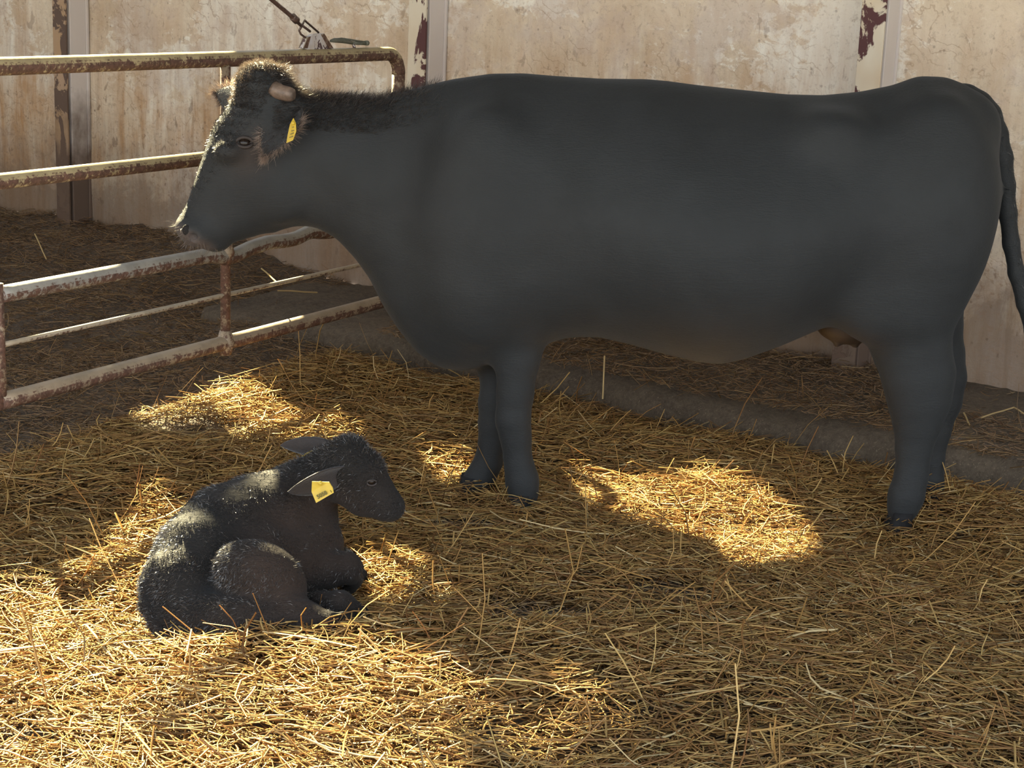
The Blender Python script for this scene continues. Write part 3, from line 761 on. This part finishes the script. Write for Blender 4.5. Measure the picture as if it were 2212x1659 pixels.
# ------------------------------------------------------------------ calf
c3 = lambda px, py, y: aty(px, py, y)
def CH(*a): return [(c3(*p), r) for p, r in a]
spine = CH(((392, 1262, 4.02), .098), ((430, 1200, 4.12), .108), ((490, 1150, 4.24), .122), ((560, 1125, 4.32), .122), ((620, 1105, 4.36), .105), ((655, 1120, 4.37), .095))
neck = CH(((610, 1085, 4.36), .082), ((665, 1050, 4.38), .075), ((715, 1020, 4.36), .068), ((745, 1005, 4.34), .066))
headc = CH(((752, 1000, 4.32), .068), ((782, 1022, 4.31), .060), ((812, 1060, 4.30), .046), ((838, 1090, 4.29), .038), ((846, 1097, 4.285), .035))
jaw = CH(((750, 1050, 4.32), .055), ((785, 1078, 4.31), .044), ((830, 1098, 4.29), .032))
chest = CH(((640, 1150, 4.33), .105), ((672, 1180, 4.30), .082), ((670, 1225, 4.27), .065))
arm = CH(((655, 1215, 4.24), .065), ((700, 1235, 4.22), .048), ((748, 1226, 4.22), .042))
fore = CH(((748, 1226, 4.22), .040), ((765, 1250, 4.25), .024), ((755, 1268, 4.27), .022))
arm2 = CH(((660, 1190, 4.42), .06), ((740, 1212, 4.42), .036), ((768, 1225, 4.43), .025))
belly = CH(((450, 1260, 4.10), .12), ((540, 1230, 4.18), .13), ((620, 1220, 4.22), .105))
rump = CH(((385, 1290, 4.0), .088), ((400, 1325, 3.97), .085), ((450, 1345, 3.93), .078), ((520, 1350, 3.91), .072), ((580, 1355, 3.9), .06))
shank = CH(((625, 1330, 3.93), .062), ((660, 1345, 3.91), .052), ((700, 1352, 3.90), .040))
cann = CH(((620, 1385, 3.86), .030), ((680, 1378, 3.87), .033), ((715, 1356, 3.90), .034), ((745, 1340, 3.93), .024))
knob = CH(((690, 1300, 4.05), .030), ((735, 1310, 4.02), .040), ((752, 1318, 4.02), .030), ((775, 1322, 4.03), .022))
tailc = CH(((338, 1215, 4.0), .022), ((318, 1262, 3.96), .018), ((314, 1310, 3.92), .016), ((335, 1355, 3.88), .014), ((372, 1392, 3.84), .010))
def calf_sdf(P):
    d = chain(P, spine, .03)
    d = smin(d, chain(P, neck, .02), .04); d = smin(d, chain(P, headc, .02), .025); d = smin(d, chain(P, jaw, .02), .02)
    for c, k in ((chest, .03), (belly, .04), (rump, .03)): d = smin(d, chain(P, c, .03), k)
    a = -.55; R = np.array([[math.cos(a), 0, -math.sin(a)], [0, 1, 0], [math.sin(a), 0, math.cos(a)]])
    d = smin(d, ell(P, c3(562, 1255, 3.99), (.125, .085, .100), R), .014)      # thigh
    d = smin(d, ell(P, c3(600, 1135, 4.28), (.085, .07, .10)), .03)              # shoulder blade
    for c, k in ((shank, .02), (cann, .008), (knob, .010), (arm, .025), (fore, .015), (arm2, .02), (tailc, .008)): d = smin(d, chain(P, c, .012), k)
    d = smin(d, ell(P, c3(756, 962, 4.34), (.035, .05, .025)), .02)               # poll
    d = smin(d, ell(P, c3(806, 1020, 4.265), (.024, .018, .018)), .015)             # brow
    nb = ell(P, c3(862, 1092, 4.262), (.008, .010, .006)); d = -smin(-d, nb, .004)
    return d
kv, kq = nets(calf_sdf, (-1.08, 3.68, -.06), (-.15, 4.62, .62), .0072)
kv = relax(kv, kq, 3)
kz = np.zeros(len(kv)); brk = .5*np.clip(np.sin(9*kv[:, 0]+3)*np.sin(13*kv[:, 2]+2)+.3, 0, 1)
calf = npmesh('calf', kv, kq, M_CALF, attrs={'muzzle': kz+np.exp(-np.sum((kv-c3(862, 1100, 4.28))**2, 1)/.0006)*.12, 'brown': brk})
tag(calf, 'small black calf lying curled on the straw with yellow ear tags', 'calf')
kb = BVHTree.FromPolygons([Vector(p) for p in kv], [tuple(map(int, f)) for f in kq])
lids(803, 1042, kb, calf, .011)
M_CE = m_coat('calf_ear_coat', (.028, .024, .024), (.03, .02, .02), .3)
ear(calf, c3(745, 1022, 4.27), c3(622, 1063, 4.18), (.1, -.35, 1), .076, M_CE, -.35, .007)
ear(calf, c3(722, 972, 4.40), c3(606, 962, 4.47), (.1, -.4, 1), .064, M_CE, .4, .007)
o_ = pydata('hoof', *tube_vf([c3(768, 1321, 4.03), c3(785, 1328, 4.03), c3(797, 1333, 4.03)], [.022, .021, .010], 12), M_HOOF, calf)
o_ = pydata('hoof', *tube_vf([c3(742, 1341, 3.93), c3(758, 1336, 3.94), c3(766, 1333, 3.945)], [.023, .020, .010], 12), M_HOOF, calf)
o_ = pydata('hoof', *tube_vf([c3(762, 1232, 4.43), c3(782, 1246, 4.43), c3(790, 1256, 4.43)], [.024, .021, .010], 12), M_HOOF, calf)
ty = 4.13
ct, cnn = tagplate(calf, [T(674, 1040, ty), T(711, 1041, ty), T(719, 1053, ty), T(721, 1064, ty-.004), T(683, 1086, ty-.006), T(673, 1062, ty)])
tube('tag_stud', [T(692, 1044, ty-.008), T(692, 1044, ty+.05)], .006, M_TAG, calf, 10)
def text(body, px, py, y, size, ang, parent, m):
    cu = bpy.data.curves.new('lettering', 'FONT'); cu.body = body; cu.size = size; cu.extrude = .0003; cu.align_x = 'CENTER'; cu.align_y = 'CENTER'; cu.offset = .0004
    o = bpy.data.objects.new('lettering', cu); COL.objects.link(o); cu.materials.append(m)
    P = T(px, py, y); ex = T(px+10*math.cos(ang), py-10*math.sin(ang), y)-P; ex /= np.linalg.norm(ex); nz = V3(0, -1, 0); nz = nz-ex*(nz@ex); nz /= np.linalg.norm(nz); ey = np.cross(nz, ex)
    o.matrix_world = Matrix(((ex[0], ey[0], nz[0], P[0]), (ex[1], ey[1], nz[1], P[1]), (ex[2], ey[2], nz[2], P[2]), (0, 0, 0, 1)))
    bpy.context.view_layer.update(); me = bpy.data.meshes.new_from_object(o.evaluated_get(bpy.context.evaluated_depsgraph_get())); mw = o.matrix_world.copy()
    bpy.data.objects.remove(o); o = bpy.data.objects.new('lettering', me); COL.objects.link(o); o.matrix_world = mw; o.parent = parent; return o
text('5058', 695.5, 1069, ty-.009, .0145, math.radians(28), ct, M_INK)
text('1', 715, 1061.5, ty-.0075, .009, math.radians(28), ct, M_INK)
tg2, _ = tagplate(calf, [T(651, 985, 4.40), T(674, 972, 4.40), T(676, 974, 4.40), T(656, 987, 4.40)])
# calf hair
kn = vnormals(kv, kq)
M_CH = m_plain('calf_hair', (.05, .045, .043), .30, spec=.9)
hw_ = np.ones(len(kv))*(kn[:, 2] > -.3)*np.where(kv[:, 0] < c3(620, 1100, 4.2)[0], 1.5, .6)
hairs('coat', kv, kq, hw_, 50000, .013, .0010, lambda p, n: n*.45+V3(-.5, -.35, -.35)+.35*np.sin(p[:, [2, 0, 1]]*70), M_CH, calf, rs)
cr2 = ((kv[:, 2] > .36) & (kn[:, 2] > .3))*1.
hairs('crest_hair', kv, kq, cr2+1e-9, 3500, .013, .0009, lambda p, n: n*.8+V3(-.2, 0, .1), M_HAIR, calf, rs)

# ------------------------------------------------------------------ straw
def strands(n, cx, cy, cz, yaw, tilt, L, R, seg, bend, col, rs, nside=3, flat=None):
    """n bent stalks, nside-sided, seg segments; returns verts, quads, colours"""
    m_ = seg+1
    d = np.stack([np.cos(tilt)*np.cos(yaw), np.cos(tilt)*np.sin(yaw), np.sin(tilt)], 1)
    side = np.stack([-np.sin(yaw), np.cos(yaw), np.zeros(n)], 1); up = np.cross(d, side)
    t = np.linspace(-.5, .5, m_)
    ba = rs.normal(0, bend, n); bb = rs.normal(0, bend*.5, n); kink = (rs.random(n) < .25)*rs.normal(0, .3, n); kp = rs.uniform(-.3, .3, n)
    pos = np.zeros((n, m_, 3))
    for i, ti in enumerate(t):
        off = ba*(ti*ti-.08)*2+kink*np.maximum(0, ti-kp); offu = bb*(ti*ti-.08)*2
        pos[:, i] = np.stack([cx, cy, cz], 1)+L[:, None]*(d*ti+side*off[:, None]+up*offu[:, None])
    ph = rs.uniform(0, 6.28, n); V = np.zeros((n, m_, nside, 3))
    fl_ = np.ones(n) if flat is None else flat
    for k in range(nside):
        a = 2*math.pi*k/nside+ph
        o = (side*(np.cos(a))[:, None]+up*(np.sin(a)*fl_)[:, None])*R[:, None]
        for i in range(m_): V[:, i, k] = pos[:, i]+o*(1-.25*abs(t[i]))
    Vv = V.reshape(-1, 3); base = np.arange(n)[:, None]*(m_*nside); q = []
    for i in range(seg):
        for k in range(nside):
            a = i*nside+k; b = i*nside+(k+1) % nside; q.append(base+np.array([[a, b, b+nside, a+nside]]))
    q = np.concatenate(q); C = np.ones((n, m_*nside, 4)); C[:, :, :3] = col[:, None, :]
    return Vv, q, C.reshape(-1, 4), pos
def in_ell(x, y, c, rx, ry): return ((x-c[0])/rx)**2+((y-c[1])/ry)**2
# clean-straw limit on the ground, as a polyline of world points
bl = np.array([atz(a, b, .04 ) for a, b in [(-500, 1060), (0, 985), (280, 900), (450, 868), (650, 800), (740, 768), (900, 800), (1030, 832), (1170, 832), (1400, 868), (1700, 945), (1940, 992), (2212, 1035), (2700, 1120)]])
bs = swall(bl[:, 0], bl[:, 1]); bd = dwall(bl[:, 0], bl[:, 1]); o = np.argsort(bs); bs, bd = bs[o], bd[o]
bxs = np.argsort(bl[:, 0]); blx, bly = bl[bxs, 0], bl[bxs, 1]
FEET = [tuple(pts[-1][0][:2]) for k, (dy, pts, sy) in LG.items()]
bare = [(atz(1150, 1335), .17, .10), (atz(1450, 1282), .12, .07), (atz(430, 925), .20, .16), (atz(40, 1560), .05, .06), (atz(1000, 1115), .10, .05)]
def clean(x, y):
    c = 1/(1+np.exp(-(np.interp(x, blx, bly)-y+.05*lump(x*2, y*2))/.05))
    c = c/(1+np.exp(-(dwall(x, y)-.99)/.02))
    for (p, rx, ry) in bare: c = c*np.clip(in_ell(x, y, p, rx, ry)-.45, .08, 1)
    return c
def thick(x, y): return (.040+.024*np.clip(lump(x*1.3+5, y*1.3), -1, 1.6))*np.clip(.3+clean(x, y), 0, 1)
cal_c = c3(520, 1300, 4.08)
def field(n, lo_, hi_, rs, dens):
    x = rs.uniform(lo_[0], hi_[0], n*6); y = rs.uniform(lo_[1], hi_[1], n*6)
    ok = (rs.random(n*6) < dens(x, y)) & (dwall(x, y) > .03) & (np.abs(x) < .34*y+1.25)
    return x[ok][:n], y[ok][:n]
def calfmask(x, y, z):
    a = math.atan2(.35, .33); c = V3(-.62, 4.15, 0); u = (x-c[0])*math.cos(a)+(y-c[1])*math.sin(a); v = -(x-c[0])*math.sin(a)+(y-c[1])*math.cos(a)
    return ((u/.40)**2+(v/.22)**2 < 1) & (z > .025)
def palette(n, rs, dirty):
    pal = np.array([(.50, .29, .10), (.64, .43, .17), (.38, .20, .075), (.29, .14, .06), (.74, .59, .33), (.50, .345, .135), (.18, .10, .05)])
    pr = [.22, .16, .20, .16, .06, .10, .10]
    c = pal[rs.choice(len(pal), n, p=pr)]*rs.uniform(.75, 1.15, n)[:, None]
    old = np.array([(.22, .15, .10)])*rs.uniform(.6, 1.5, n)[:, None]
    return c*(1-dirty[:, None])+old*dirty[:, None]
def build_straw(name, n, Lr, Rr, seg, dens, tiltsd, rs, label, up=0.0, lift=0., m=None, bend=.18, dirtmul=1., top=1.):
    x, y = field(n, (-4.5, 2.6), (3.6, 10.6), rs, dens); n = len(x)
    cl_ = clean(x, y)
    L = np.clip(rs.lognormal(math.log(Lr), .42, n), .015, .32); R = rs.uniform(Rr[0], Rr[1], n)
    yaw = rs.uniform(0, 2*math.pi, n)
    near = rs.random(n) < .35; yaw = np.where(near, .35*np.sin(3*x+2*y)+rs.normal(0, .35, n), yaw)
    tilt = rs.normal(0, tiltsd, n); st = rs.random(n) < up; tilt = np.where(st, rs.uniform(.4, 1.3, n), tilt)
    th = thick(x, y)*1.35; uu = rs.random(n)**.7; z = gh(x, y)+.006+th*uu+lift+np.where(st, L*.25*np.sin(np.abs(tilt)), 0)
    for fx, fy in FEET: z = z+.065*np.exp(-((x-fx)**2+(y-fy)**2)/.012)*rs.random(n)
    lg = (dwall(x, y) < .94) & (gside(x, y) < .1); z = np.where(lg, z+.135, z)
    k = ~calfmask(x, y, z); x, y, z, yaw, tilt, L, R, cl_, uu = (a[k] for a in (x, y, z, yaw, tilt, L, R, cl_, uu)); n = len(x)
    dirty = np.clip((1-cl_)*dirtmul+rs.normal(0, .1, n), 0, 1)
    col = palette(n, rs, dirty); depth_shade = np.clip(1.15-1.5*uu, 0, .8)[:, None]*(lift < .01); col = col*(1-depth_shade)+col*np.array([(.50, .40, .34)])*depth_shade   # lower layers tinted darker, shade of the gaps put into the colour
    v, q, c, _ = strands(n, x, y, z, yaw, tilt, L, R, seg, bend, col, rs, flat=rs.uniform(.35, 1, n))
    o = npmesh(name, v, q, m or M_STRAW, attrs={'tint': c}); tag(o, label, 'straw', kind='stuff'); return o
r1 = np.random.default_rng(11)
dens1 = lambda x, y: .03+.97*clean(x, y)*np.clip(1.25-.09*(y-3), .5, 1)
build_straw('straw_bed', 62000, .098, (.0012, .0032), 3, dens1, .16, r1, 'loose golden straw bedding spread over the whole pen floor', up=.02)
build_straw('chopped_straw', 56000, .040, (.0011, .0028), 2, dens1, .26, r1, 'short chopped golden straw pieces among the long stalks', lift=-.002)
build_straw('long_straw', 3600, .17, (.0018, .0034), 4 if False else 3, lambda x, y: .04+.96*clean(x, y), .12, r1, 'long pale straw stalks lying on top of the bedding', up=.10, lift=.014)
dens2 = lambda x, y: np.clip(1.05-clean(x, y), .04, 1)
build_straw('trodden_straw', 80000, .022, (.0010, .0022), 1, dens2, .30, r1, 'short brown trodden straw and muck behind the gate and on the kerb', m=M_BITS, dirtmul=1.)
build_straw('old_straw', 4200, .075, (.0011, .0020), 3, dens2, .18, r1, 'sparse dull straw stalks on the muck behind the gate', m=M_BITS, dirtmul=.7, lift=.006, up=.05)
# a few stalks that stand out, part of the same litter
sx_ = [((1302, 862, .10), (1306, 768, .26)), ((2082, 892, .15), (2095, 920, .14)), ((2120, 902, .16), (2190, 880, .16)), ((2190, 880, .16), (2222, 900, .15)), ((186, 1350, .06), (250, 1430, .06)), ((268, 1392, .07), (345, 1490, .06)), ((565, 580, .45), (600, 612, .47)), ((600, 628, .35), (685, 632, .32)), ((75, 505, .30), (100, 560, .2))]
vv, qq, cc = [], [], []; off = 0
for (a, b, z0), (c, d, z1) in sx_:
    P0, P1 = atz(a, b, z0), atz(c, d, z1)
    v, f = tube_vf([P0, (P0*2+P1)/3+V3(0, 0, .002), (P0+P1*2)/3, P1], .0032, 6, False); vv += list(v); qq += [tuple(i+off for i in q_) for q_ in f]; off += len(v)
npv = np.array(vv); o = npmesh('stray_straw', npv, np.array(qq), M_STRAW, attrs={'tint': np.tile([.60, .47, .26, 1], (len(npv), 1))}); tag(o, 'separate pale stalks sticking out of the litter by the kerb and gate', 'straw', kind='stuff')
